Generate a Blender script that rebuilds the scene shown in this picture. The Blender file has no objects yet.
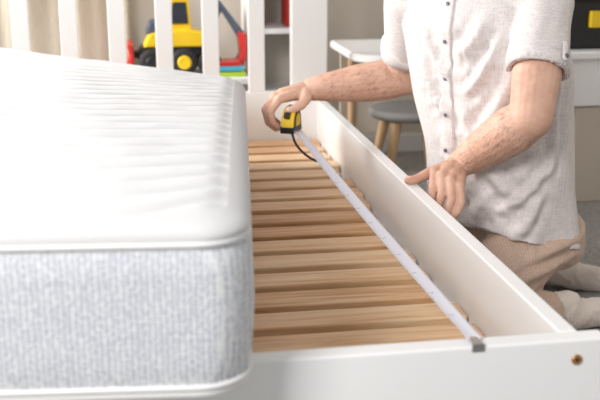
import bpy, bmesh, math, random
import numpy as np
from mathutils import Vector, Matrix, noise
from mathutils.bvhtree import BVHTree
random.seed(4)
scene=bpy.context.scene
V=Vector
# ---------------------------------------------------------------- camera
cam=bpy.data.cameras.new("camera"); co=bpy.data.objects.new("camera",cam); scene.collection.objects.link(co)
co.location=(0,0,1.03); co.rotation_euler=(math.radians(90-15.6),0,math.radians(-9.3))
cam.lens=60; cam.sensor_width=36; cam.clip_start=0.05
cam.dof.use_dof=True; cam.dof.focus_distance=2.25; cam.dof.aperture_fstop=4.0
scene.camera=co
try: scene.view_settings.view_transform='Standard'
except Exception: pass

# ---------------------------------------------------------------- materials
def srgb(r,g,b):
    f=lambda c:(c/255/12.92) if c/255<=0.04045 else ((c/255+0.055)/1.055)**2.4
    return (f(r),f(g),f(b),1)
class M:
    def __init__(s,name,col,rough=0.5,metal=0.0,sheen=0,sss=0):
        s.m=bpy.data.materials.new(name); s.m.use_nodes=True
        s.nt=s.m.node_tree; s.b=s.nt.nodes['Principled BSDF']
        s.b.inputs['Base Color'].default_value=srgb(*col); s.b.inputs['Roughness'].default_value=rough
        s.b.inputs['Metallic'].default_value=metal
        if sheen: s.b.inputs['Sheen Weight'].default_value=sheen
        if sss:
            s.b.inputs['Subsurface Weight'].default_value=sss
            s.b.inputs['Subsurface Radius'].default_value=(0.012,0.004,0.002)
            s.b.inputs['Subsurface Scale'].default_value=1.0
        s.tc=s.nt.nodes.new('ShaderNodeTexCoord'); s.h=None
    def mapping(s,scale=(1,1,1),out='Object',rot=(0,0,0)):
        mp=s.nt.nodes.new('ShaderNodeMapping'); mp.inputs['Scale'].default_value=scale; mp.inputs['Rotation'].default_value=rot
        s.nt.links.new(s.tc.outputs[out],mp.inputs['Vector']); return mp.outputs[0]
    def noise(s,scale,vec=None,detail=3,rough=.5,dist=0):
        n=s.nt.nodes.new('ShaderNodeTexNoise'); n.inputs['Scale'].default_value=scale
        n.inputs['Detail'].default_value=detail; n.inputs['Roughness'].default_value=rough; n.inputs['Distortion'].default_value=dist
        s.nt.links.new(vec if vec else s.tc.outputs['Object'],n.inputs['Vector']); return n.outputs['Fac']
    def wave(s,scale,vec=None,axis='X',dist=0,typ='BANDS',dscale=1):
        n=s.nt.nodes.new('ShaderNodeTexWave'); n.wave_type=typ; n.bands_direction=axis
        n.inputs['Scale'].default_value=scale; n.inputs['Distortion'].default_value=dist; n.inputs['Detail Scale'].default_value=dscale
        s.nt.links.new(vec if vec else s.tc.outputs['Object'],n.inputs['Vector']); return n.outputs['Fac']
    def voro(s,scale,vec=None,rnd=1.0):
        n=s.nt.nodes.new('ShaderNodeTexVoronoi'); n.inputs['Scale'].default_value=scale; n.inputs['Randomness'].default_value=rnd
        s.nt.links.new(vec if vec else s.tc.outputs['Object'],n.inputs['Vector']); return n.outputs['Distance']
    def math(s,op,a,b):
        n=s.nt.nodes.new('ShaderNodeMath'); n.operation=op
        for i,x in enumerate((a,b)):
            if isinstance(x,(int,float)): n.inputs[i].default_value=x
            else: s.nt.links.new(x,n.inputs[i])
        return n.outputs[0]
    def ramp(s,fac,stops):
        r=s.nt.nodes.new('ShaderNodeValToRGB'); e=r.color_ramp.elements
        while len(e)<len(stops): e.new(0.5)
        for i,(p,c) in enumerate(stops): e[i].position=p; e[i].color=srgb(*c)
        s.nt.links.new(fac,r.inputs[0]); return r.outputs[0]
    def color(s,out): s.nt.links.new(out,s.b.inputs['Base Color']); return s
    def bump(s,h,strength=0.3,dist=0.002):
        b=s.nt.nodes.new('ShaderNodeBump'); b.inputs['Strength'].default_value=strength; b.inputs['Distance'].default_value=dist
        s.nt.links.new(h,b.inputs['Height'])
        if s.h: s.nt.links.new(s.h,b.inputs['Normal'])
        s.h=b.outputs[0]; s.nt.links.new(s.h,s.b.inputs['Normal']); return s

def paint(name,col,rough=.4):
    m=M(name,col,rough); c=m.noise(3); m.color(m.ramp(c,[(0.3,col),(0.7,tuple(max(0,x-3) for x in col))])); m.bump(m.noise(90),.08,.001); return m.m
white_lacquer=paint("white_lacquer",(246,246,246),.35)
wall_beige=paint("wall_beige",(206,196,182),.85)
wall_cream=paint("wall_cream",(226,217,205),.85)
plastic=lambda n,c,r=.4: paint(n,c,r)
m=M("pine_wood",(226,190,150),.42)
at=m.nt.nodes.new('ShaderNodeAttribute'); at.attribute_name='tone'
mp=m.nt.nodes.new('ShaderNodeMapping'); mp.inputs['Scale'].default_value=(1.0,18,18)
add=m.nt.nodes.new('ShaderNodeVectorMath'); add.operation='ADD'
m.nt.links.new(m.tc.outputs['Object'],add.inputs[0])
mul=m.nt.nodes.new('ShaderNodeVectorMath'); mul.operation='SCALE'; mul.inputs[0].default_value=(7,3,5); m.nt.links.new(at.outputs['Fac'],mul.inputs['Scale'])
m.nt.links.new(mul.outputs[0],add.inputs[1]); m.nt.links.new(add.outputs[0],mp.inputs['Vector'])
g=m.noise(2.4,mp.outputs[0],4,.58,1.3)
g2=m.math('ADD',m.math('MULTIPLY',g,1.0),m.math('MULTIPLY',m.math('SUBTRACT',at.outputs['Fac'],.42),.30))
m.color(m.ramp(g2,[(0.25,(247,217,180)),(0.45,(239,199,155)),(0.60,(223,174,126)),(0.80,(188,133,88))])); m.bump(g,.12,.001)
pine=m.m
m=M("light_wood",(196,160,120),.5); m.color(m.ramp(m.noise(4,m.mapping((10,10,1))),[(0.3,(206,172,132)),(0.7,(178,142,104))])); leg_wood=m.m
m=M("mattress_top_knit",(216,216,217),.95)
m.bump(m.noise(240),.3,.0015); m.bump(m.voro(380),.35,.0012); mat_top=m.m
m=M("mattress_border_knit",(212,216,222),.95,sheen=.1)
vv=m.voro(1,m.mapping((130,130,170),'Object',(0,0,.0957)),.3); nn=m.noise(45,None,2)
mix=m.math('ADD',m.math('MULTIPLY',vv,.8),m.math('MULTIPLY',m.math('SUBTRACT',nn,.5),.12))
m.color(m.ramp(mix,[(0.14,(164,170,181)),(0.34,(203,206,212)),(0.5,(228,230,232))])); m.bump(vv,.5,.0015); mat_border=m.m
m=M("piping_white",(236,236,236),.8); m.bump(m.wave(300),.2,.0006); mat_pipe=m.m
m=M("skin",(226,180,156),.58,sss=.08)
n1=m.noise(9,None,5,.6); n2=m.noise(60,None,4,.6); nx_=m.math('ADD',m.math('MULTIPLY',n1,.7),m.math('MULTIPLY',n2,.3))
m.color(m.ramp(nx_,[(0.34,(226,186,164)),(0.5,(216,173,150)),(0.66,(202,153,132))]))
m.bump(m.noise(110,None,4),.22,.0015); m.bump(m.voro(320),.12,.0006); skin=m.m
m=M("fingernail",(236,190,176),.25); m.color(m.ramp(m.noise(20),[(0.3,(238,200,186)),(0.7,(230,188,172))])); nail=m.m
m=M("linen_shirt",(220,213,210),.9,sheen=.15)
w2=m.noise(5,m.mapping((60,60,5)),3); n2=m.noise(5,m.mapping((8,8,90)),2)
mm=m.math('ADD',m.math('MULTIPLY',w2,.55),m.math('MULTIPLY',n2,.45))
m.color(m.ramp(mm,[(0.32,(198,189,187)),(0.5,(217,209,207)),(0.68,(230,224,222))])); m.bump(mm,.3,.0012); linen=m.m
m=M("khaki_cotton",(206,182,164),.9,sheen=.2)
w1=m.wave(45,m.mapping((1,-1,.3)),'X',.3); n2=m.noise(200,None,2)
mm=m.math('ADD',m.math('MULTIPLY',w1,.2),m.math('MULTIPLY',n2,.6))
m.color(m.ramp(mm,[(0.2,(180,152,134)),(0.45,(198,172,154)),(0.8,(213,190,173))])); m.bump(mm,.15,.001); khaki=m.m
m=M("sock_knit",(206,188,172),.95,sheen=.3); w1=m.wave(140,None,'Y',.3); m.color(m.ramp(w1,[(0.2,(212,198,186)),(0.8,(226,214,204))])); m.bump(w1,.3,.001); sock=m.m
m=M("carpet",(158,154,150),1,sheen=.3); n3=m.noise(60,None,6,.7); m.color(m.ramp(n3,[(0.3,(108,104,100)),(0.5,(150,146,141)),(0.7,(184,180,174))])); m.bump(n3,1,.012); m.bump(m.noise(14),.6,.01); carpet=m.m
m=M("curtain_cloth",(176,163,146),.95); n4=m.noise(200,m.mapping((1,1,.1))); m.color(m.ramp(n4,[(0.3,(190,180,164)),(0.7,(204,194,179))])); curtain_m=m.m
yellow=plastic("yellow_plastic",(244,204,30),.35); black=plastic("black_plastic",(26,26,28),.4); red=plastic("red_plastic",(196,44,38),.35)
steelblue=plastic("bluegrey_plastic",(78,88,104),.4); glass=plastic("dark_window_plastic",(40,46,56),.2); cyan=plastic("cyan_cover",(70,170,205),.5); green=plastic("green_cover",(170,196,60),.5)
greyseat=plastic("grey_seat_plastic",(146,143,140),.6); btn=plastic("button_grey",(96,96,108),.35); rubber=plastic("rubber_tyre",(34,34,36),.7)
hairm=plastic("dark_brown_hair",(58,40,30),.6); armhair=plastic("arm_hair_brown",(92,64,48),.6); eyew=plastic("eye_white",(240,238,235),.2); iris=plastic("iris_brown",(70,44,28),.2); lip=plastic("lip",(190,110,100),.45)
m=M("copper_bolt",(208,156,104),.3,.85); m.bump(m.noise(50),.1,.0005); copper=m.m
m=M("steel_hook",(190,190,192),.3,1); m.bump(m.noise(80),.1,.0003); steel=m.m
m=M("tape_blade",(224,222,232),.35)
uvn=m.nt.nodes.new('ShaderNodeUVMap'); uvn.uv_map='uv'
sep=m.nt.nodes.new('ShaderNodeSeparateXYZ'); m.nt.links.new(uvn.outputs[0],sep.inputs[0])
fr=m.math('FRACT',m.math('MULTIPLY',sep.outputs[0],100),0); tick=m.math('LESS_THAN',fr,.13)
edge=m.math('LESS_THAN',sep.outputs[1],.25); tk=m.math('MULTIPLY',tick,edge)
fr2=m.math('FRACT',m.math('MULTIPLY',sep.outputs[0],10),0); tk2=m.math('MULTIPLY',m.math('LESS_THAN',fr2,.02),m.math('LESS_THAN',sep.outputs[1],.55))
m.color(m.ramp(m.math('MAXIMUM',tk,tk2),[(0.0,(226,225,235)),(1.0,(110,108,122))])); blade_m=m.m

# ---------------------------------------------------------------- mesh helpers
def link(o,parent=None):
    scene.collection.objects.link(o)
    if parent: o.parent=parent
    return o
def mk(name,verts,faces,mat,parent=None,smooth=False):
    me=bpy.data.meshes.new(name); me.from_pydata([tuple(v) for v in verts],[],faces); me.update()
    mats=mat if isinstance(mat,(list,tuple)) else [mat]
    for x in mats: me.materials.append(x)
    if smooth:
        for p in me.polygons: p.use_smooth=True
    return link(bpy.data.objects.new(name,me),parent)
def empty(name,loc=(0,0,0)):
    e=bpy.data.objects.new(name,None); e.location=(0,0,0); e.empty_display_size=.1; scene.collection.objects.link(e); return e
def bm_box(bm,lo,hi):
    r=bmesh.ops.create_cube(bm,size=1)
    for v in r['verts']:
        v.co=V([lo[i]+(v.co[i]+.5)*(hi[i]-lo[i]) for i in range(3)])
    return r['verts']
def box(name,lo,hi,mat,parent=None,bev=.004,seg=3):
    bm=bmesh.new(); bm_box(bm,lo,hi)
    if bev: bmesh.ops.bevel(bm,geom=bm.edges[:],offset=bev,segments=seg,affect='EDGES',profile=.5)
    me=bpy.data.meshes.new(name); bm.to_mesh(me); bm.free(); me.materials.append(mat)
    return link(bpy.data.objects.new(name,me),parent)
def capsule(VV,FF,a,b,ra,rb,n=20,flat=False,cav=0,sq=None):
    a=V(a); b=V(b); d=(b-a); L=d.length
    if L<1e-6: d=V((0,0,1)); L=1e-6
    d.normalize(); u=d.orthogonal().normalized(); w=d.cross(u); base=len(VV); rings=[]
    prof=[]
    for i in range(0,6):
        th=math.pi/2*(1-i/6); prof.append((-ra*math.sin(th),ra*math.cos(th)))
    prof.append((0,ra)); prof.append((L,rb))
    if flat:
        prof.append((L-cav*.2,rb*.93)); prof.append((L-cav,rb*.80)); 
        prof.append((L-cav,0.0))
    else:
        for i in range(1,7):
            th=math.pi/2*i/6; prof.append((L+rb*math.sin(th),rb*math.cos(th)))
    for (h,r) in prof:
        r=max(r,1e-5)
        ring=[]
        for k in range(n):
            an=2*math.pi*k/n; p=a+d*h+(u*math.cos(an)+w*math.sin(an))*r
            VV.append(p); ring.append(len(VV)-1)
        rings.append(ring)
    for i in range(len(rings)-1):
        for k in range(n):
            FF.append((rings[i][k],rings[i][(k+1)%n],rings[i+1][(k+1)%n],rings[i+1][k]))
    FF.append(tuple(reversed(rings[0]))); FF.append(tuple(rings[-1]))
def chain(VV,FF,pts,rs,**k):
    for i in range(len(pts)-1): capsule(VV,FF,pts[i],pts[i+1],rs[i],rs[i+1],**k)
def ellipsoid(VV,FF,c,r,rot=None,n=24,m_=14):
    c=V(c); base=len(VV)
    for i in range(m_+1):
        th=math.pi*i/m_
        for k in range(n):
            ph=2*math.pi*k/n
            p=V((r[0]*max(math.sin(th),1e-4)*math.cos(ph),r[1]*max(math.sin(th),1e-4)*math.sin(ph),r[2]*math.cos(th)))
            if rot: p=rot@p
            VV.append(c+p)
    for i in range(m_):
        for k in range(n):
            FF.append((base+i*n+k,base+(i+1)*n+k,base+(i+1)*n+(k+1)%n,base+i*n+(k+1)%n))
    FF.append(tuple(base+k for k in range(n))); FF.append(tuple(base+m_*n+k for k in reversed(range(n))))
def loft(VV,FF,rings):
    base=len(VV); n=len(rings[0])
    for r in rings: VV.extend(r)
    for i in range(len(rings)-1):
        for k in range(n):
            FF.append((base+i*n+k,base+i*n+(k+1)%n,base+(i+1)*n+(k+1)%n,base+(i+1)*n+k))
    FF.append(tuple(base+k for k in reversed(range(n)))); FF.append(tuple(base+(len(rings)-1)*n+k for k in range(n)))
def remesh(name,VV,FF,mat,parent,voxel,smooth=4,fac=.5):
    o=mk("tmp_"+name,VV,FF,mat)
    bm=bmesh.new(); bm.from_mesh(o.data); bmesh.ops.recalc_face_normals(bm,faces=bm.faces[:]); bm.to_mesh(o.data); bm.free()
    r=o.modifiers.new("r",'REMESH'); r.mode='VOXEL'; r.voxel_size=voxel; r.use_smooth_shade=True
    s=o.modifiers.new("s",'SMOOTH'); s.iterations=smooth; s.factor=fac
    dg=bpy.context.evaluated_depsgraph_get(); dg.update()
    me=bpy.data.meshes.new_from_object(o.evaluated_get(dg)); me.name=name
    bpy.data.objects.remove(o)
    me.materials.clear(); me.materials.append(mat)
    for p in me.polygons: p.use_smooth=True
    return link(bpy.data.objects.new(name,me),parent)
def fold(o,folds,namp=0,nscale=(8,8,3),ridge=.55):
    me=o.data; n=len(me.vertices); co_=np.empty(n*3); me.vertices.foreach_get('co',co_); co_=co_.reshape(-1,3)
    nr=np.empty(n*3); me.vertices.foreach_get('normal',nr); nr=nr.reshape(-1,3); disp=np.zeros(n)
    for (a,b,amp,w) in folds:
        a=np.array(a); b=np.array(b); ab=b-a; L2=ab@ab
        tt=np.clip(((co_-a)@ab)/L2,0,1)
        dd=np.linalg.norm(co_-(a+tt[:,None]*ab),axis=1)
        prof=np.exp(-(dd/w)**2)-.6*np.exp(-((dd-1.8*w)/(w*.9))**2)
        disp+=amp*prof*(0.2+0.8*np.sin(np.pi*np.clip(tt*.9+.05,0,1)))
    if namp:
        for i in range(n):
            c=co_[i]; q=noise.noise(V((c[0]*nscale[0],c[1]*nscale[1],c[2]*nscale[2])))
            rd=0
            if ridge: rd=1-abs(noise.noise(V((c[0]*nscale[0]*1.3+9,c[1]*nscale[1]*1.3,c[2]*nscale[2]*1.3))))*2.2
            disp[i]+=namp*(q+ridge*max(rd,0)**2)
    co_+=nr*disp[:,None]; me.vertices.foreach_set('co',co_.ravel()); me.update()
def tube(name,pts,r,mat,parent,cyc=False,res=3):
    c=bpy.data.curves.new(name,'CURVE'); c.dimensions='3D'; c.bevel_depth=r; c.bevel_resolution=res; c.use_fill_caps=True
    s=c.splines.new('NURBS'); s.points.add(len(pts)-1)
    for i,p in enumerate(pts): s.points[i].co=(*p,1)
    s.use_cyclic_u=cyc; s.use_endpoint_u=not cyc; s.order_u=4; c.materials.append(mat)
    return link(bpy.data.objects.new(name,c),parent)
def disc(name,c,nrm,r,th,mat,parent,n=24,bev=.3):
    nrm=V(nrm).normalized(); u=nrm.orthogonal().normalized(); w=nrm.cross(u); VV=[];FF=[]; rings=[]
    for (h,rr) in [(0,r),(th*(1-bev),r),(th,r*(1-.15)),(th*.85,r*.6)]:
        rings.append([V(c)+nrm*h+(u*math.cos(2*math.pi*k/n)+w*math.sin(2*math.pi*k/n))*rr for k in range(n)])
    loft(VV,FF,rings); return mk(name,VV,FF,mat,parent,True)

# ---------------------------------------------------------------- room
box("floor",(-2.4,-1.0,-.05),(2.75,4.5,0),carpet,None,0)
box("wall_back",(-2.4,4.4,0),(2.75,4.5,2.6),wall_cream,None,0)
box("wall_right",(2.65,1.0,0),(2.75,4.4,2.6),wall_cream,None,0)
box("baseboard_back",(-2.4,4.385,0),(2.65,4.4,.08),white_lacquer,None,.003)
box("baseboard_right",(2.635,1.0,0),(2.65,4.385,.08),white_lacquer,None,.003)
VV=[];FF=[];nx=160
for j in range(2):
    for i in range(nx+1):
        x=-1.7+i/nx*1.68; y=4.30+.018*math.sin(i*.30)+.008*math.sin(i*.7+1)
        VV.append(V((x,y,.02 if j==0 else 2.4)))
for i in range(nx): FF.append((i,i+1,nx+2+i,nx+1+i))
cu=mk("curtain",VV,FF,curtain_m,None,True); cu.modifiers.new("s",'SOLIDIFY').thickness=.004

# ---------------------------------------------------------------- bed frame
bed=empty("bed_frame")
RI,RO,LI,LO=.635,.667,-.575,-.607
box("side_rail_right",(RI,1.37,.14),(RO,3.5,.41),white_lacquer,bed,.004)
box("side_rail_left",(LO,1.37,.14),(LI,3.5,.41),white_lacquer,bed,.004)
box("footboard",(LO-.035,1.335,.10),(RO+.035,1.37,.41),white_lacquer,bed,.004)
for i,x in enumerate((RO-.015,LO-.035)): box("foot_leg_%d"%(i+1),(x,1.336,0),(x+.05,1.372,.102),white_lacquer,bed,.003)
box("headboard_panel",(LO,3.50,.12),(.545,3.53,.445),white_lacquer,bed,.004)
box("headboard_post_right",(.542,3.495,0),(RO+.004,3.54,1.08),white_lacquer,bed,.005)
box("headboard_post_left",(LO-.004,3.495,0),(LO+.09,3.54,1.08),white_lacquer,bed,.005)
box("headboard_top_rail",(LO+.09,3.50,.99),(.542,3.53,1.07),white_lacquer,bed,.004)
for i in range(6):
    x=-.41+.16*i
    box("headboard_bar_%d"%(i+1),(x,3.503,.445),(x+.058,3.525,.99),white_lacquer,bed,.004)
box("slat_ledge_right",(RI-.03,1.372,.215),(RI,3.5,.247),white_lacquer,bed,.002)
box("slat_ledge_left",(LI,1.372,.215),(LI+.03,3.5,.247),white_lacquer,bed,.002)
bm=bmesh.new(); tl=bm.faces.layers.float.new('tone'); Y=1.43; k=0
while Y<3.42:
    w=.080+random.uniform(-.003,.003); dz=random.uniform(-.001,.0015); xr=RI-.004-random.choice((0,.008,.016))
    vs=bm_box(bm,(LI+.01,Y,.247+dz),(xr,Y+w,.271+dz))
    es=set(e for v in vs for e in v.link_edges)
    bmesh.ops.bevel(bm,geom=list(es),offset=.004,segments=3,affect='EDGES',profile=.5)
    tn=random.random()
    for f in bm.faces:
        if f[tl]==0: f[tl]=.01+tn
    Y+=.1165; k+=1
me=bpy.data.meshes.new("slats"); bm.to_mesh(me); bm.free(); me.materials.append(pine); link(bpy.data.objects.new("slats",me),bed)
disc("bolt_cap",(.652,1.335,.377),(0,-1,0),.0085,.003,copper,bed)
disc("bolt_socket",(.652,1.3325,.377),(0,-1,0),.0030,.0012,black,bed,n=6)
disc("bolt_cap_2",(-.585,1.335,.377),(0,-1,0),.0085,.003,copper,bed)

# ---------------------------------------------------------------- mattress
W,Lm=.90,1.95
NR=V((.132,1.202,.411));NL=V((-.763,1.289,.411));FR=V((.335,3.142,.288));FL=V((-.562,3.229,.418))
def mdef(x,y,z):
    u=x/W+.5; v=max(0,y/Lm+.5); v2=v**1.7 if v>0 else 0
    P=(NL*(1-u)+NR*u)*(1-v)+(FL*(1-u)+FR*u)*v
    P.z=(NL.z*(1-u)+NR.z*u)*(1-v2)+(FL.z*(1-u)+FR.z*u)*v2
    return P+V((0,0,z))
def rrect(inset,rad=.07,n=10):
    hw=W/2-inset; hl=Lm/2-inset; r=min(max(rad-inset,.022),hw*.9); pts=[]
    NLs,NSs=230,100
    def side(a,b,s): return [(a[0]+(b[0]-a[0])*q/s,a[1]+(b[1]-a[1])*q/s) for q in range(s)]
    cs=[(hw-r,-hl+r,-90),(hw-r,hl-r,0),(-hw+r,hl-r,90),(-hw+r,-hl+r,180)]
    for ci,(cx,cy,a0) in enumerate(cs):
        arc=[(cx+r*math.cos(math.radians(a0+90*i/n)),cy+r*math.sin(math.radians(a0+90*i/n))) for i in range(n+1)]
        pts+=arc[:-1]; nxt=cs[(ci+1)%4]; a1=nxt[2]
        b=(nxt[0]+r*math.cos(math.radians(a1)),nxt[1]+r*math.sin(math.radians(a1)))
        pts+=side(arc[-1],b,NLs if ci%2==0 else NSs)
    return pts
prof=[(.42,.004,0),(.3,.002,0),(.18,.001,0),(.06,.0,0),(.022,.002,0),(.008,.007,2),(.002,.013,2),(.003,.020,2),(.007,.023,1),(.002,.030,1),(-.002,.06,1),(-.005,.10,1),(-.006,.13,1),(-.004,.175,1),(.000,.212,1),(.006,.220,1),(.001,.225,0),(-.003,.231,0),(-.001,.238,0),(.006,.246,0),(.016,.252,0),(.028,.256,0)]
def quilt(x,y):
    ph=y/.082+.36*math.sin(x*9+1.3*math.sin(y*3))+.14*math.sin(x*21+y*5)
    f=ph-math.floor(ph); c=abs(f-.5)*2
    return .0065*math.sqrt(max(0,1-c*c*.98)) -.0055*max(0,1-(1-c)/.18)**1.4 + .002*noise.noise(V((x*14,y*14,0)))
rings=[]
for j,(ins,z,mi) in enumerate(prof): rings.append([mdef(x,y,z) for x,y in rrect(ins)])
VV=[];FF=[];loft(VV,FF,rings); n=len(rings[0]); FF.pop()
gx,gy=110,300; base=len(VV); ins=.0275; hw=W/2-ins; hl=Lm/2-ins; rr=.070-ins
for j in range(gy+1):
    for i in range(gx+1):
        x=-hw+2*hw*i/gx; y=-hl+2*hl*j/gy
        ex_,ey_=abs(x)-(hw-rr),abs(y)-(hl-rr)
        if ex_>0 and ey_>0:
            m_=max(ex_,ey_); l_=math.hypot(ex_,ey_); k_=m_/l_
            x=math.copysign(hw-rr+ex_*k_,x); y=math.copysign(hl-rr+ey_*k_,y)
        dist=min(hw-abs(x),hl-abs(y))
        if ex_>0 and ey_>0: dist=rr-math.hypot(abs(x)-(hw-rr),abs(y)-(hl-rr))
        wgt=min(1,max(0,dist/.03)); wgt=wgt*wgt*(3-2*wgt)
        VV.append(mdef(x,y,.2558+.002*min(1,max(0,dist)/.04)+quilt(x,y)*wgt))
for j in range(gy):
    for i in range(gx): a=base+j*(gx+1)+i; FF.append((a,a+1,a+gx+2,a+gx+1))
mt=mk("mattress",VV,FF,[mat_top,mat_border,mat_pipe],None,True)
for i in range(len(rings)-1):
    z_=(prof[i][1]+prof[i+1][1])/2
    mi=1 if .0215<z_<.2225 and prof[i][0]<.03 else (2 if .006<z_<.0215 and prof[i][0]<.03 else 0)
    for k in range(n): mt.data.polygons[i*n+k].material_index=mi
tube("piping_top",[mdef(x,y,.2235) for x,y in rrect(.0005)],.0036,mat_pipe,mt,True)
tube("piping_bottom",[mdef(x,y,.025) for x,y in rrect(.002)],.004,mat_pipe,mt,True)

# ---------------------------------------------------------------- background furniture
sh=empty("shelf_unit")
box("toy_shelf_top",(-.55,3.93,.405),(.47,4.30,.43),white_lacquer,sh,.003)
box("low_side_left",(-.55,3.95,0),(-.53,4.30,.405),white_lacquer,sh,.003)
box("low_back",(-.53,4.285,.02),(.45,4.30,.405),wall_cream,sh,0)
box("low_mid_panel",(-.04,3.96,.0),(-.02,4.28,.405),white_lacquer,sh,.003)
box("column_side_left",(.45,3.93,0),(.472,4.30,1.5),white_lacquer,sh,.003)
box("column_side_right",(.68,3.93,0),(.702,4.30,1.5),white_lacquer,sh,.003)
box("column_back",(.472,4.285,0),(.68,4.30,1.5),wall_cream,sh,0)
for i,z in enumerate((.06,.33,.60,.88,1.16,1.48)): box("column_shelf_%d"%(i+1),(.472,3.94,z),(.68,4.285,z+.02),white_lacquer,sh,.002)
bk=empty("book_row")
for i,(c,w,hh) in enumerate([(red,.018,.19),(steelblue,.014,.17),(white_lacquer,.02,.2),(red,.012,.16)]):
    box("book_%d"%(i+1),(.60+i*.019,4.0,.62),(.60+i*.019+w*.9,4.15,.62+hh),c,bk,.002)
b2=empty("book_stack")
for i,(c,zz) in enumerate([(green,.43),(cyan,.452),(red,.47)]): box("stacked_book_%d"%(i+1),(.30,3.96+.01*i,zz),(.43-.01*i,4.10,zz+.018),c,b2,.002)
ex=empty("toy_excavator")
def wheel(n,x,y,z,r,hub):
    VV=[];FF=[];rg=[]
    for (h,rr) in [(-.028,r*.62),(-.028,r*.92),(-.02,r),(.02,r),(.028,r*.92),(.028,r*.62)]:
        rg.append([V((x+rr*math.cos(2*math.pi*k/36)*(1+ (0.03 if k%3==0 and rr==r else 0)),y+h,z+rr*math.sin(2*math.pi*k/36))) for k in range(36)])
    loft(VV,FF,rg); mk(n,VV,FF,rubber,ex,True); disc(n+"_hub",(x,y-.026,z),(0,-1,0),r*.5,.010,hub,ex)
yy=4.10
wheel("wheel_1",.065,yy-.07,.487,.055,black); wheel("wheel_2",.19,yy-.07,.487,.055,yellow)
wheel("wheel_3",.065,yy+.07,.487,.055,black); wheel("wheel_4",.19,yy+.07,.487,.055,yellow)
wheel("wheel_5",.29,yy-.07,.480,.048,black); wheel("wheel_6",.29,yy+.07,.480,.048,black)
def poly(name,pts,y0,y1,mat,par,bev=.006):
    bm=bmesh.new(); f=bm.faces.new([bm.verts.new((x,y0,z)) for x,z in pts]); r=bmesh.ops.extrude_face_region(bm,geom=[f])
    for v in [g for g in r['geom'] if isinstance(g,bmesh.types.BMVert)]: v.co.y=y1
    bmesh.ops.recalc_face_normals(bm,faces=bm.faces[:]); bmesh.ops.bevel(bm,geom=bm.edges[:],offset=bev,segments=2,affect='EDGES',profile=.5)
    me=bpy.data.meshes.new(name); bm.to_mesh(me); bm.free(); me.materials.append(mat); return link(bpy.data.objects.new(name,me),par)
poly("chassis",[(.0,.50),(.30,.50),(.31,.54),(.02,.545)],yy-.06,yy+.06,black,ex)
poly("body",[(.03,.545),(.27,.545),(.28,.60),(.20,.615),(.06,.60)],yy-.075,yy+.075,yellow,ex)
poly("bonnet",[(.04,.595),(.12,.60),(.11,.65),(.06,.645)],yy-.06,yy+.06,steelblue,ex)
poly("cab",[(.13,.60),(.225,.60),(.215,.74),(.145,.74)],yy-.055,yy+.055,yellow,ex)
poly("cab_window",[(.142,.635),(.212,.635),(.204,.72),(.152,.72)],yy-.062,yy+.062,glass,ex,.003)
poly("cab_roof",[(.125,.74),(.235,.74),(.23,.76),(.13,.76)],yy-.065,yy+.065,yellow,ex)
poly("blade",[(-.045,.47),(-.02,.435),(-.005,.50),(-.01,.56),(-.035,.56),(-.025,.51)],yy-.09,yy+.09,red,ex)
poly("blade_arm",[(-.02,.50),(.04,.50),(.04,.52),(-.02,.525)],yy-.03,yy+.03,black,ex,.003)
poly("boom",[(.26,.575),(.285,.565),(.36,.70),(.34,.725),(.32,.715)],yy-.022,yy+.022,steelblue,ex)
poly("dipper",[(.325,.715),(.36,.70),(.445,.585),(.415,.570)],yy-.028,yy+.028,steelblue,ex)
poly("bucket",[(.41,.60),(.445,.59),(.445,.50),(.425,.445),(.385,.44),(.42,.51)],yy-.05,yy+.05,red,ex)
desk=empty("desk")
def rr_top(name,x0,x1,y0,y1,z0,z1,r,mat,par):
    VV=[];FF=[]; pts=[]
    for cx,cy,a0,rr in [(x1-.02,y0+.02,-90,.02),(x1-.02,y1-.02,0,.02),(x0+.02,y1-.02,90,.02),(x0+r,y0+r,180,r)]:
        for i in range(13):
            a=math.radians(a0+90*i/12); pts.append((cx+rr*math.cos(a),cy+rr*math.sin(a)))
    e=.006; cxm=(x0+x1)/2; cym=(y0+y1)/2
    def ring(z,s): return [V((x-(x-cxm)/abs(x-cxm)*s if abs(x-cxm)>.01 else x, y-(y-cym)/abs(y-cym)*s if abs(y-cym)>.01 else y, z)) for x,y in pts]
    loft(VV,FF,[ring(z0,e),ring(z0+e,0),ring(z1-e,0),ring(z1,e)]); return mk(name,VV,FF,mat,par)
rr_top("desk_top",.76,2.45,3.40,3.92,.545,.575,.12,white_lacquer,desk)
box("desk_drawer",(1.55,3.43,.37),(2.40,3.90,.545),white_lacquer,desk,.004)
box("desk_side_right",(2.40,3.43,0),(2.43,3.90,.545),white_lacquer,desk,.004)
box("desk_back_panel",(.80,3.89,.20),(2.40,3.905,.545),wall_beige,desk,.002)
for i,(x,y) in enumerate([(.84,3.86),(1.58,3.86)]):
    VV=[];FF=[]; capsule(VV,FF,(x,y,.002+.012),(x,y,.54),.012,.018,n=16,flat=True); mk("desk_leg_%d"%(i+1),VV,FF,leg_wood,desk,True)
box("cabinet_panel",(1.60,3.44,.0),(2.36,3.88,.365),wall_beige,desk,.004)
st=empty("stool"); VV=[];FF=[];rg=[]
for z,r in [(.322,.10),(.33,.145),(.345,.16),(.36,.158),(.366,.145),(.362,.05)]:
    rg.append([V((1.0+r*math.cos(2*math.pi*k/40),3.55+r*.95*math.sin(2*math.pi*k/40),z)) for k in range(40)])
loft(VV,FF,rg); mk("seat",VV,FF,greyseat,st,True)
for i,(sx,sy) in enumerate([(-1,-1),(1,-1),(1,1),(-1,1)]):
    VV=[];FF=[]; capsule(VV,FF,(1.0+sx*.13,3.55+sy*.13,.014),(1.0+sx*.075,3.55+sy*.075,.33),.013,.021,n=16); mk("leg_%d"%(i+1),VV,FF,leg_wood,st,True)
tc=empty("tool_case")
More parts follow.
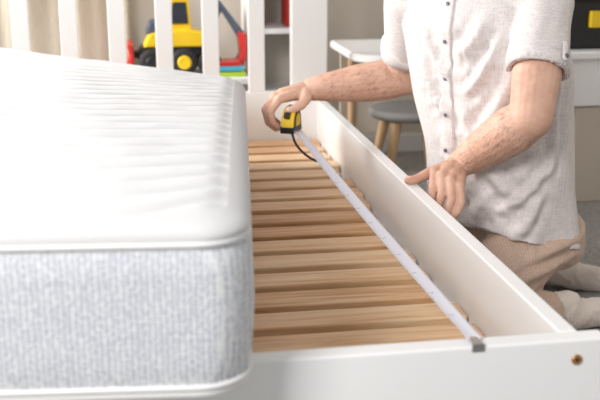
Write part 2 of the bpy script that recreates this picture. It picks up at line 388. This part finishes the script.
box("case_body",(1.53,3.47,.576),(1.98,3.70,.80),black,tc,.018,4)
box("case_lid",(1.52,3.46,.745),(1.99,3.71,.86),black,tc,.015,4)
for i,x in enumerate((1.635,1.86)): box("case_latch_%d"%(i+1),(x,3.450,.655),(x+.05,3.472,.715),yellow,tc,.004)
tube("case_handle",[(1.68,3.59,.855),(1.69,3.59,.90),(1.77,3.59,.905),(1.85,3.59,.90),(1.86,3.59,.855)],.011,black,tc)

# ---------------------------------------------------------------- man
man=empty("man")
def ang(a): return V((math.cos(math.radians(a)),math.sin(math.radians(a)),0))
SL=V((.975,2.302,.845)); EL=V((.896,2.165,.590)); WL=V((.782,2.318,.448))
SR=V((.735,2.615,.845)); ER=V((.756,2.755,.600)); WR=V((.494,2.795,.567))
def lerp(a,b,t): return a+(b-a)*t
VV=[];FF=[]
for S,E,Wr in ((SL,EL,WL),(SR,ER,WR)):
    chain(VV,FF,[S,lerp(S,E,.30),lerp(S,E,.62),lerp(S,E,.85),E],[.040,.046,.058,.053,.051])
    chain(VV,FF,[E,lerp(E,Wr,.22),lerp(E,Wr,.5),lerp(E,Wr,.8),Wr],[.049,.058,.054,.043,.034])
def finger(pts,rs): chain(VV,FF,[V(p) for p in pts],rs,n=14)
K=[V((.700,2.262,.447)),V((.712,2.240,.443)),V((.728,2.222,.434)),V((.747,2.210,.422))]
for i,k_ in enumerate(K): chain(VV,FF,[lerp(WL,k_,.0),lerp(WL,k_,.55),k_],[.024,.0170,.0130],n=14)
capsule(VV,FF,lerp(WL,K[1],.3),lerp(WL,K[1],.75),.025,.021); capsule(VV,FF,lerp(WL,K[2],.3),lerp(WL,K[2],.75),.025,.020)
finger([K[0],(.690,2.238,.414),(.688,2.232,.388),(.687,2.236,.370)],[.0120,.0110,.0097,.0084])
finger([K[1],(.705,2.212,.405),(.696,2.206,.376),(.690,2.212,.356)],[.0122,.0112,.0098,.0086])
finger([K[2],(.723,2.192,.396),(.712,2.187,.367),(.703,2.194,.349)],[.0118,.0108,.0096,.0084])
finger([K[3],(.744,2.182,.391),(.734,2.178,.367),(.725,2.184,.352)],[.0107,.0098,.0087,.0077])
finger([lerp(WL,K[0],.2),(.735,2.305,.442),(.692,2.292,.434),(.664,2.285,.4235),(.640,2.281,.4215)],[.022,.018,.0138,.0120,.0100])
K=[V((.392,2.752,.548)),V((.384,2.775,.552)),V((.386,2.798,.549)),V((.394,2.818,.541))]
for i,k_ in enumerate(K): chain(VV,FF,[lerp(WR,k_,.0),lerp(WR,k_,.55),k_],[.024,.0175,.0135],n=14)
capsule(VV,FF,lerp(WR,K[1],.3),lerp(WR,K[1],.8),.026,.020); capsule(VV,FF,lerp(WR,K[2],.3),lerp(WR,K[2],.8),.025,.020)
finger([K[0],(.364,2.744,.514),(.372,2.740,.484),(.390,2.741,.468)],[.0122,.0114,.0102,.0088])
finger([K[1],(.354,2.770,.515),(.362,2.768,.480),(.384,2.768,.460)],[.0124,.0116,.0104,.0089])
finger([K[2],(.358,2.795,.512),(.366,2.794,.480),(.388,2.794,.462)],[.0120,.0110,.0100,.0087])
finger([K[3],(.370,2.818,.509),(.378,2.817,.483),(.398,2.816,.468)],[.0109,.0100,.0092,.0080])
finger([lerp(WR,K[0],.22),(.466,2.752,.548),(.452,2.737,.532),(.434,2.730,.524),(.414,2.729,.520)],[.022,.018,.0138,.012,.010])
NB=V((.855,2.455,.86)); HC=V((.775,2.395,1.115)); fd=(ang(216)*.86+V((0,0,-.42))).normalized(); up=(V((0,0,1))-fd*fd.z).normalized(); sd=up.cross(fd)
RM=Matrix((sd,-fd,up)).transposed()
chain(VV,FF,[NB,lerp(NB,HC,.45),lerp(NB,HC,.8)],[.066,.060,.06])
chain(VV,FF,[SL,NB,SR],[.030,.045,.030])
ellipsoid(VV,FF,HC+up*.035-fd*.012,(.078,.096,.092),RM); ellipsoid(VV,FF,HC-up*.035+fd*.018,(.062,.075,.085),RM)
capsule(VV,FF,HC-up*.088+fd*.058,HC-up*.085+fd*.068,.026,.022)
capsule(VV,FF,HC+up*.02+fd*.086,HC-up*.022+fd*.108,.009,.014)
for s in (-1,1):
    ellipsoid(VV,FF,HC+sd*.08*s-fd*.005-up*.005,(.011,.02,.032),RM); capsule(VV,FF,HC+up*.035+sd*.018*s+fd*.085,HC+up*.033+sd*.048*s+fd*.074,.008,.007)
    capsule(VV,FF,HC-up*.02+sd*.04*s+fd*.06,HC-up*.04+sd*.03*s+fd*.06,.02,.02)
body=remesh("skin_body",VV,FF,skin,man,.0026,4,.5)
rnd=random.Random(7); VV=[];FF=[]; vs=body.data.vertices
for E,Wr in ((EL,WL),(ER,WR)):
    ax=Wr-E; L2=ax.length_squared; c=[]
    for v in vs:
        if (v.co-E).length<.36:
            t=(v.co-E).dot(ax)/L2
            if .05<t<.95 and (v.co-(E+ax*t)).length<.07: c.append((v.co.copy(),v.normal.copy(),t))
    for p_,n_,t in rnd.sample(c,min(1400,len(c))):
        d=(ax.normalized()*.8+V((rnd.uniform(-.4,.4),rnd.uniform(-.4,.4),-.45+rnd.uniform(-.3,.3)))); d=(d-n_*d.dot(n_)).normalized()
        Lh=rnd.uniform(.008,.015); s=n_.cross(d)*.00018; b0=len(VV)
        VV+= [p_-s,p_+s,p_+d*Lh*.5+n_*.0014+s*.8,p_+d*Lh*.5+n_*.0014-s*.8,p_+d*Lh+n_*.0010]
        FF+= [(b0,b0+1,b0+2,b0+3),(b0+3,b0+2,b0+4)]
mk("forearm_hair",VV,FF,armhair,man)
for s in (-1,1):
    VV=[];FF=[];ellipsoid(VV,FF,HC+up*.017+sd*.031*s+fd*.079,(.013,.011,.010),RM); mk("eye_%d"%(1 if s<0 else 2),VV,FF,eyew,man,True)
    VV=[];FF=[];ellipsoid(VV,FF,HC+up*.017+sd*.031*s+fd*.0875,(.0055,.004,.0055),RM); mk("iris_%d"%(1 if s<0 else 2),VV,FF,iris,man,True)
    VV=[];FF=[];capsule(VV,FF,HC+up*.042+sd*.018*s+fd*.093,HC+up*.042+sd*.048*s+fd*.079,.004,.003); mk("eyebrow_%d"%(1 if s<0 else 2),VV,FF,hairm,man,True)
VV=[];FF=[];chain(VV,FF,[HC-up*.052-sd*.022+fd*.082,HC-up*.05+fd*.0915,HC-up*.052+sd*.022+fd*.082],[.004,.0065,.004]); mk("lips",VV,FF,lip,man,True)
VV=[];FF=[];ellipsoid(VV,FF,HC+up*.052-fd*.026,(.085,.096,.088),RM); ellipsoid(VV,FF,HC+up*.0-fd*.045,(.076,.06,.075),RM)
hr=remesh("hair",VV,FF,hairm,man,.005,3); fold(hr,[],.004,(60,60,60))
def nailf(name,c,nrm,dirv,sx=.0055,sy=.0065):
    nrm=V(nrm).normalized(); d=V(dirv); d=(d-nrm*d.dot(nrm)).normalized(); s=nrm.cross(d); Rm=Matrix((s,d,nrm)).transposed()
    VV=[];FF=[];ellipsoid(VV,FF,c,(sx,sy,.0018),Rm,16,8); mk(name,VV,FF,nail,man,True)
nailf("nail_thumb_left",(.641,2.281,.4305),(0,-.15,1),(-1,-.1,0),.007,.008)
nailf("nail_thumb_right",(.416,2.7195,.5235),(0,-1,.3),(-1,0,-.3),.007,.008)
# shirt
def tor(z,cx,cy,a,b,yaw,tilt=0,lump=0,n=64,p=2.3):
    g=ang(yaw); l=V((-g.y,g.x,0)); r=[]
    for k in range(n):
        t=2*math.pi*k/n; ct,st_=math.cos(t),math.sin(t)
        x=abs(ct)**(2/p)*(1 if ct>0 else -1)*b; y=abs(st_)**(2/p)*(1 if st_>0 else -1)*a
        q=V((cx,cy,z))+g*x+l*y; q.z+=tilt*ct; 
        if lump: q+=(g*ct+l*st_)*lump*math.sin(t*7+1)
        r.append(q)
    return r
VV=[];FF=[]
loft(VV,FF,[tor(.232,.955,2.45,.210,.176,203,.05,.012),tor(.30,.950,2.452,.210,.174,203,.045,.006),tor(.37,.942,2.454,.208,.170,204,.02,.003),
 tor(.47,.930,2.457,.208,.166,206),tor(.58,.912,2.46,.211,.160,209),tor(.68,.895,2.46,.218,.154,212),tor(.77,.876,2.46,.218,.142,215),tor(.835,.866,2.46,.200,.122,217),tor(.88,.86,2.458,.150,.10,218),tor(.905,.855,2.455,.085,.08,218)])
for S,E,f_,r1,r0 in ((SL,EL,.60,.069,.074),(SR,ER,.70,.073,.080)):
    chain(VV,FF,[lerp(NB,S,.5)-V((0,0,.005)),S-V((0,0,.005))],[.085,r0])
    capsule(VV,FF,S-V((0,0,.005)),lerp(S,E,f_),r0,r1,n=32,flat=True,cav=.03)
shirt=remesh("shirt",VV,FF,linen,man,.0045,4,.5)
bv0=BVHTree.FromPolygons([v.co.copy() for v in shirt.data.vertices],[tuple(p.vertices) for p in shirt.data.polygons])
def sp(a,z):
    g=ang(a); c=V((.965-.11*(z-.3)/.58,2.457,z)); h_=bv0.ray_cast(c+g*.6,-g)[0]
    return tuple(h_) if h_ else tuple(c+g*.17)
SP=[(262,.76,226,.62),(268,.68,232,.52),(252,.80,222,.72),(180,.76,212,.66),(176,.68,204,.56),
    (286,.60,246,.47),(282,.45,240,.33),(234,.48,262,.36),(196,.50,214,.38),
    (302,.66,282,.42),(275,.38,248,.27),(236,.36,214,.30),(272,.58,250,.50),(222,.58,236,.42)]
folds=[]
for i,(a0,z0,a1,z1) in enumerate(SP):
    pts=[]
    for q in range(5):
        t=q/4; pts.append(sp(a0+(a1-a0)*t,z0+(z1-z0)*t-.022*math.sin(math.pi*t)))
    w_=.013+.006*((i*7)%3)/2
    for q in range(4):
        A_=.0115*(.55+.45*math.sin(math.pi*(q+.5)/4)); folds.append((pts[q],pts[q+1],A_,w_))
folds+=[((.98,2.23,.83),(.915,2.18,.71),.006,.012),((.95,2.26,.84),(.99,2.22,.72),.006,.011),((.72,2.58,.80),(.80,2.68,.70),.010,.013),((.70,2.62,.82),(.71,2.70,.71),.010,.013)]
fold(shirt,folds,.016,(6,6,5),0)
sm=shirt.modifiers.new("soften",'SMOOTH'); sm.iterations=3; sm.factor=.5
dg=bpy.context.evaluated_depsgraph_get(); dg.update(); nm_=bpy.data.meshes.new_from_object(shirt.evaluated_get(dg)); shirt.modifiers.clear(); shirt.data=nm_
bv=BVHTree.FromPolygons([v.co.copy() for v in shirt.data.vertices],[tuple(p.vertices) for p in shirt.data.polygons])
def front(z,off=0):
    t=(z-.3)/.58; g=ang(199+13*t); l=V((-g.y,g.x,0)); c=V((.955-.09*t,2.455,z))+l*(off-.006)
    hit=bv.ray_cast(c+g*.6,-g); return (hit[0],hit[1]) if hit[0] else (c+g*.15,g)
VV=[];FF=[];zs=[.87-.585*i/90 for i in range(91)]
for z in zs:
    for off,lift in ((-.0175,0.0005),(-.0170,.0036),(-.012,.0042),(0,.0042),(.012,.0042),(.0170,.0036),(.0175,.0005)):
        h_,n_=front(z,off); VV.append(h_+ang(207)*lift)
for i in range(90):
    for k in range(6): a=i*7+k; FF.append((a,a+1,a+8,a+7))
mk("placket",VV,FF,linen,man,True)
for i in range(6):
    z=.835-i*.092; h_,n_=front(z); disc("button_%d"%(i+1),h_+ang(207)*.0042,ang(207),.0050,.003,btn,man,n=18)
VV=[];FF=[];rg=[]
for dz,a,b in ((0,.082,.078),(.03,.075,.072),(.045,.07,.068),(.03,.085,.085),(.0,.098,.098),(-.004,.094,.094),(.026,.08,.078)): rg.append(tor(.895+dz,.853,2.453,a,b,218,-.02))
loft(VV,FF,rg); mk("collar",VV,FF[:-2],linen,man,True)
for nm,S,E,f_,r1 in (("cuff_left",SL,EL,.60,.070),("cuff_right",SR,ER,.70,.074)):
    Lh=(lerp(S,E,f_)-(S-V((0,0,.005))))
    d=Lh.normalized(); e=lerp(S,E,f_); u=d.orthogonal().normalized(); w=d.cross(u); VV=[];FF=[];rg=[]
    for h_,r_ in ((-.034,r1-.004),(-.033,r1+.0035),(-.015,r1+.0045),(.002,r1+.004),(.003,r1-.002),(-.01,r1-.008)):
        rg.append([e+d*h_+(u*math.cos(2*math.pi*k/48)+w*math.sin(2*math.pi*k/48))*(r_+.002*math.sin(5*2*math.pi*k/48)) for k in range(48)])
    loft(VV,FF,rg); mk(nm,VV,FF[:-2],linen,man,True)
tabc=V((.966,2.165,.735))
hit=bv.find_nearest(tabc); p0=hit[0]; n0=(hit[1]*1).normalized()
dn=(EL-SL).normalized(); dn=(dn-n0*dn.dot(n0)).normalized(); sdv=n0.cross(dn); VV=[];FF=[]
for i in range(9):
    t=-.03+.006*i
    for s_,lf in ((-.009,.004),(-.0085,.009),(.0085,.009),(.009,.004)): VV.append(p0+dn*t+sdv*s_*(1 if i<8 else .3)+n0*lf)
for i in range(8):
    for k in range(3): a=i*4+k; FF.append((a,a+1,a+5,a+4))
mk("sleeve_tab",VV,FF,linen,man,True); disc("sleeve_button",p0+dn*.006+n0*.009,n0,.0055,.003,btn,man,n=18)
# trousers
HL=V((1.020,2.375,.235)); HR=V((.985,2.545,.235)); KL=V((.752,2.185,.080)); KR=V((.758,2.76,.080)); AL=V((1.045,2.262,.058)); AR=V((1.14,2.60,.058))
VV=[];FF=[]
ellipsoid(VV,FF,(1.00,2.46,.25),(.14,.17,.12)); capsule(VV,FF,HL+V((.03,.0,0)),HR+V((.03,.0,0)),.10,.10); capsule(VV,FF,(.97,2.46,.24),(.95,2.46,.36),.135,.125,n=28)
chain(VV,FF,[HL,lerp(HL,KL,.5),KL],[.108,.092,.074]); chain(VV,FF,[HR,lerp(HR,KR,.5),KR],[.108,.092,.074])
chain(VV,FF,[KL,lerp(KL,AL,.3),lerp(KL,AL,.65)],[.066,.068,.062]); chain(VV,FF,[KR,lerp(KR,AR,.3),lerp(KR,AR,.65)],[.066,.068,.062])
capsule(VV,FF,lerp(KL,AL,.6),lerp(KL,AL,.93),.064,.057,flat=True,cav=.02,n=28); capsule(VV,FF,lerp(KR,AR,.6),lerp(KR,AR,.93),.064,.057,flat=True,cav=.02,n=28)
pants=remesh("trousers",VV,FF,khaki,man,.005,6,.5)
pf=[((1.07,2.29,.20),(.86,2.15,.17),.009,.012),((1.05,2.27,.15),(.90,2.15,.12),.009,.012),((1.10,2.29,.25),(.95,2.22,.22),.009,.013),((.80,2.12,.15),(.92,2.13,.10),.007,.01),((1.0,2.2,.08),(.93,2.2,.12),.008,.011),((.84,2.25,.20),(.98,2.28,.27),.009,.013)]
fold(pants,pf,.008,(12,12,12))
for v in pants.data.vertices:
    if v.co.z<.006: v.co.z=.006-(.006-v.co.z)*.05
for nm,K_,A in (("sock_left",KL,AL),("sock_right",KR,AR)):
    d=(A-K_); d.z=0; d.normalize(); VV=[];FF=[]
    chain(VV,FF,[lerp(K_,A,.8),A,A+d*.02+V((0,0,.004))],[.042,.040,.042],n=24)
    chain(VV,FF,[A+d*.0+V((0,0,.018)),A+d*.03+V((0,0,.020))],[.038,.034],n=24)
    chain(VV,FF,[A+d*.02-V((0,0,.008)),A+d*.09-V((0,0,.016)),A+d*.15-V((0,0,.022)),A+d*.19-V((0,0,.028))],[.042,.040,.036,.024],n=24)
    l=V((-d.y,d.x,0)); chain(VV,FF,[A+d*.09+l*.012-V((0,0,.02)),A+d*.17+l*.018-V((0,0,.030))],[.034,.024],n=24)
    s_=remesh(nm,VV,FF,sock,man,.004,6); fold(s_,[],.004,(25,25,25))
    for v in s_.data.vertices:
        if v.co.z<.004: v.co.z=.004-(.004-v.co.z)*.05

# ---------------------------------------------------------------- tape measure
tp=empty("tape_measure")
tcn=V((.426,2.752,.490)); KS=1.12
T1=V((.492,1.352,.4135)); T0=V((.438,2.720,.462))
td=(T1-T0); th=V((td.x-.75,td.y,0)).normalized(); sdn=V((-th.y,th.x,0))
def prism(name,pts,hw,mat,bev,off=0):
    bm=bmesh.new(); f=bm.faces.new([bm.verts.new(tcn+th*x*KS+V((0,0,z*KS))+sdn*(hw+off)) for x,z in pts]); r=bmesh.ops.extrude_face_region(bm,geom=[f])
    for v in [g for g in r['geom'] if isinstance(g,bmesh.types.BMVert)]: v.co-=sdn*2*hw
    bmesh.ops.recalc_face_normals(bm,faces=bm.faces[:]); bmesh.ops.bevel(bm,geom=bm.edges[:],offset=bev,segments=3,affect='EDGES',profile=.5)
    me=bpy.data.meshes.new(name); bm.to_mesh(me); bm.free(); me.materials.append(mat); return link(bpy.data.objects.new(name,me),tp)
outl=[(.036,-.030),(.036,-.012),(.030,.012),(.016,.028),(-.004,.033),(-.022,.026),(-.032,.008),(-.034,-.018),(-.026,-.030)]
prism("case",outl,.018,yellow,.004)
prism("case_black_side",[(x*.80,z*.80-.002) for x,z in outl],.0205,black,.002)
prism("case_yellow_label",[(x*.50,z*.50+.001) for x,z in outl],.0215,yellow,.001)
prism("case_black_band",[(.038,-.031),(.0385,-.016),(.028,-.012),(-.030,-.016),(-.034,-.031)],.0195,black,.002)
prism("case_black_top",[(.030,.017),(.016,.032),(-.004,.0365),(-.022,.029),(-.012,.022),(.010,.020),(.022,.010)],.008,black,.002)
prism("lock_button",[(.036,.006),(.044,.012),(.036,.024),(.030,.020)],.008,black,.002)
VV=[];FF=[];nl=80; nw=6; wd=.0118
bdir=V((td.x,td.y,0)).normalized(); bs=V((-bdir.y,bdir.x,0))
for i in range(nl+1):
    t=i/nl; P=T0.lerp(T1,t); P.z-=.008*math.sin(math.pi*t)
    for k in range(nw+1):
        s=(k/nw-.5)*2; tw=.25*math.sin(math.pi*t)
        VV.append(P+bs*s*wd*math.cos(tw)+V((0,0,.0022*s*s+s*wd*math.sin(tw))))
for i in range(nl):
    for k in range(nw): a=i*(nw+1)+k; FF.append((a,a+1,a+nw+2,a+nw+1))
bl=mk("blade",VV,FF,blade_m,tp,True); uv=bl.data.uv_layers.new(name='uv')
for lp in bl.data.loops:
    vi=lp.vertex_index; uv.data[lp.index].uv=((vi//(nw+1))/nl*1.4,(vi%(nw+1))/nw)
bl.modifiers.new("s",'SOLIDIFY').thickness=.0006
e=T1
box("hook",(e.x-.010,e.y-.019,e.z-.012),(e.x+.010,e.y-.0172,e.z+.001),steel,tp,.0005,1)
box("hook_plate",(e.x-.008,e.y-.018,e.z-.0005),(e.x+.008,e.y+.010,e.z+.0013),steel,tp,.0004,1)
for i,dx in enumerate((-.004,.004)): disc("rivet_%d"%(i+1),(e.x+dx,e.y+.003,e.z+.0012),(0,0,1),.0018,.001,copper,tp,n=12)
q=tcn+V((.0,-.01,-.030))
tube("wrist_strap",[q,q+V((.0,-.015,-.028)),q+V((.022,-.04,-.058)),q+V((.058,-.07,-.078)),q+V((.074,-.08,-.074)),q+V((.064,-.06,-.056)),q+V((.034,-.03,-.030)),q+V((.010,-.004,-.004))],.0036,black,tp)

# ---------------------------------------------------------------- light
w=bpy.data.worlds.new("daylight"); scene.world=w; w.use_nodes=True
bg=w.node_tree.nodes['Background']; bg.inputs[0].default_value=(.99,.985,.98,1); bg.inputs[1].default_value=.48
def area(name,loc,tgt,size,sy,e,col=(1,1,1)):
    l=bpy.data.lights.new(name,'AREA'); l.shape='RECTANGLE'; l.size=size; l.size_y=sy; l.energy=e; l.color=col
    o=bpy.data.objects.new(name,l); scene.collection.objects.link(o); o.location=loc
    o.rotation_euler=(V(tgt)-V(loc)).to_track_quat('-Z','Y').to_euler()
area("window_light",(-1.9,3.6,1.45),(.4,2.2,.45),1.1,1.0,115,(1,.98,.955))
area("fill_light",(-1.3,-.2,2.1),(.5,2.2,.4),.9,.9,74,(1,.98,.965))  # added fill near the camera, lifts camera-facing surfaces; no real ceiling lamp
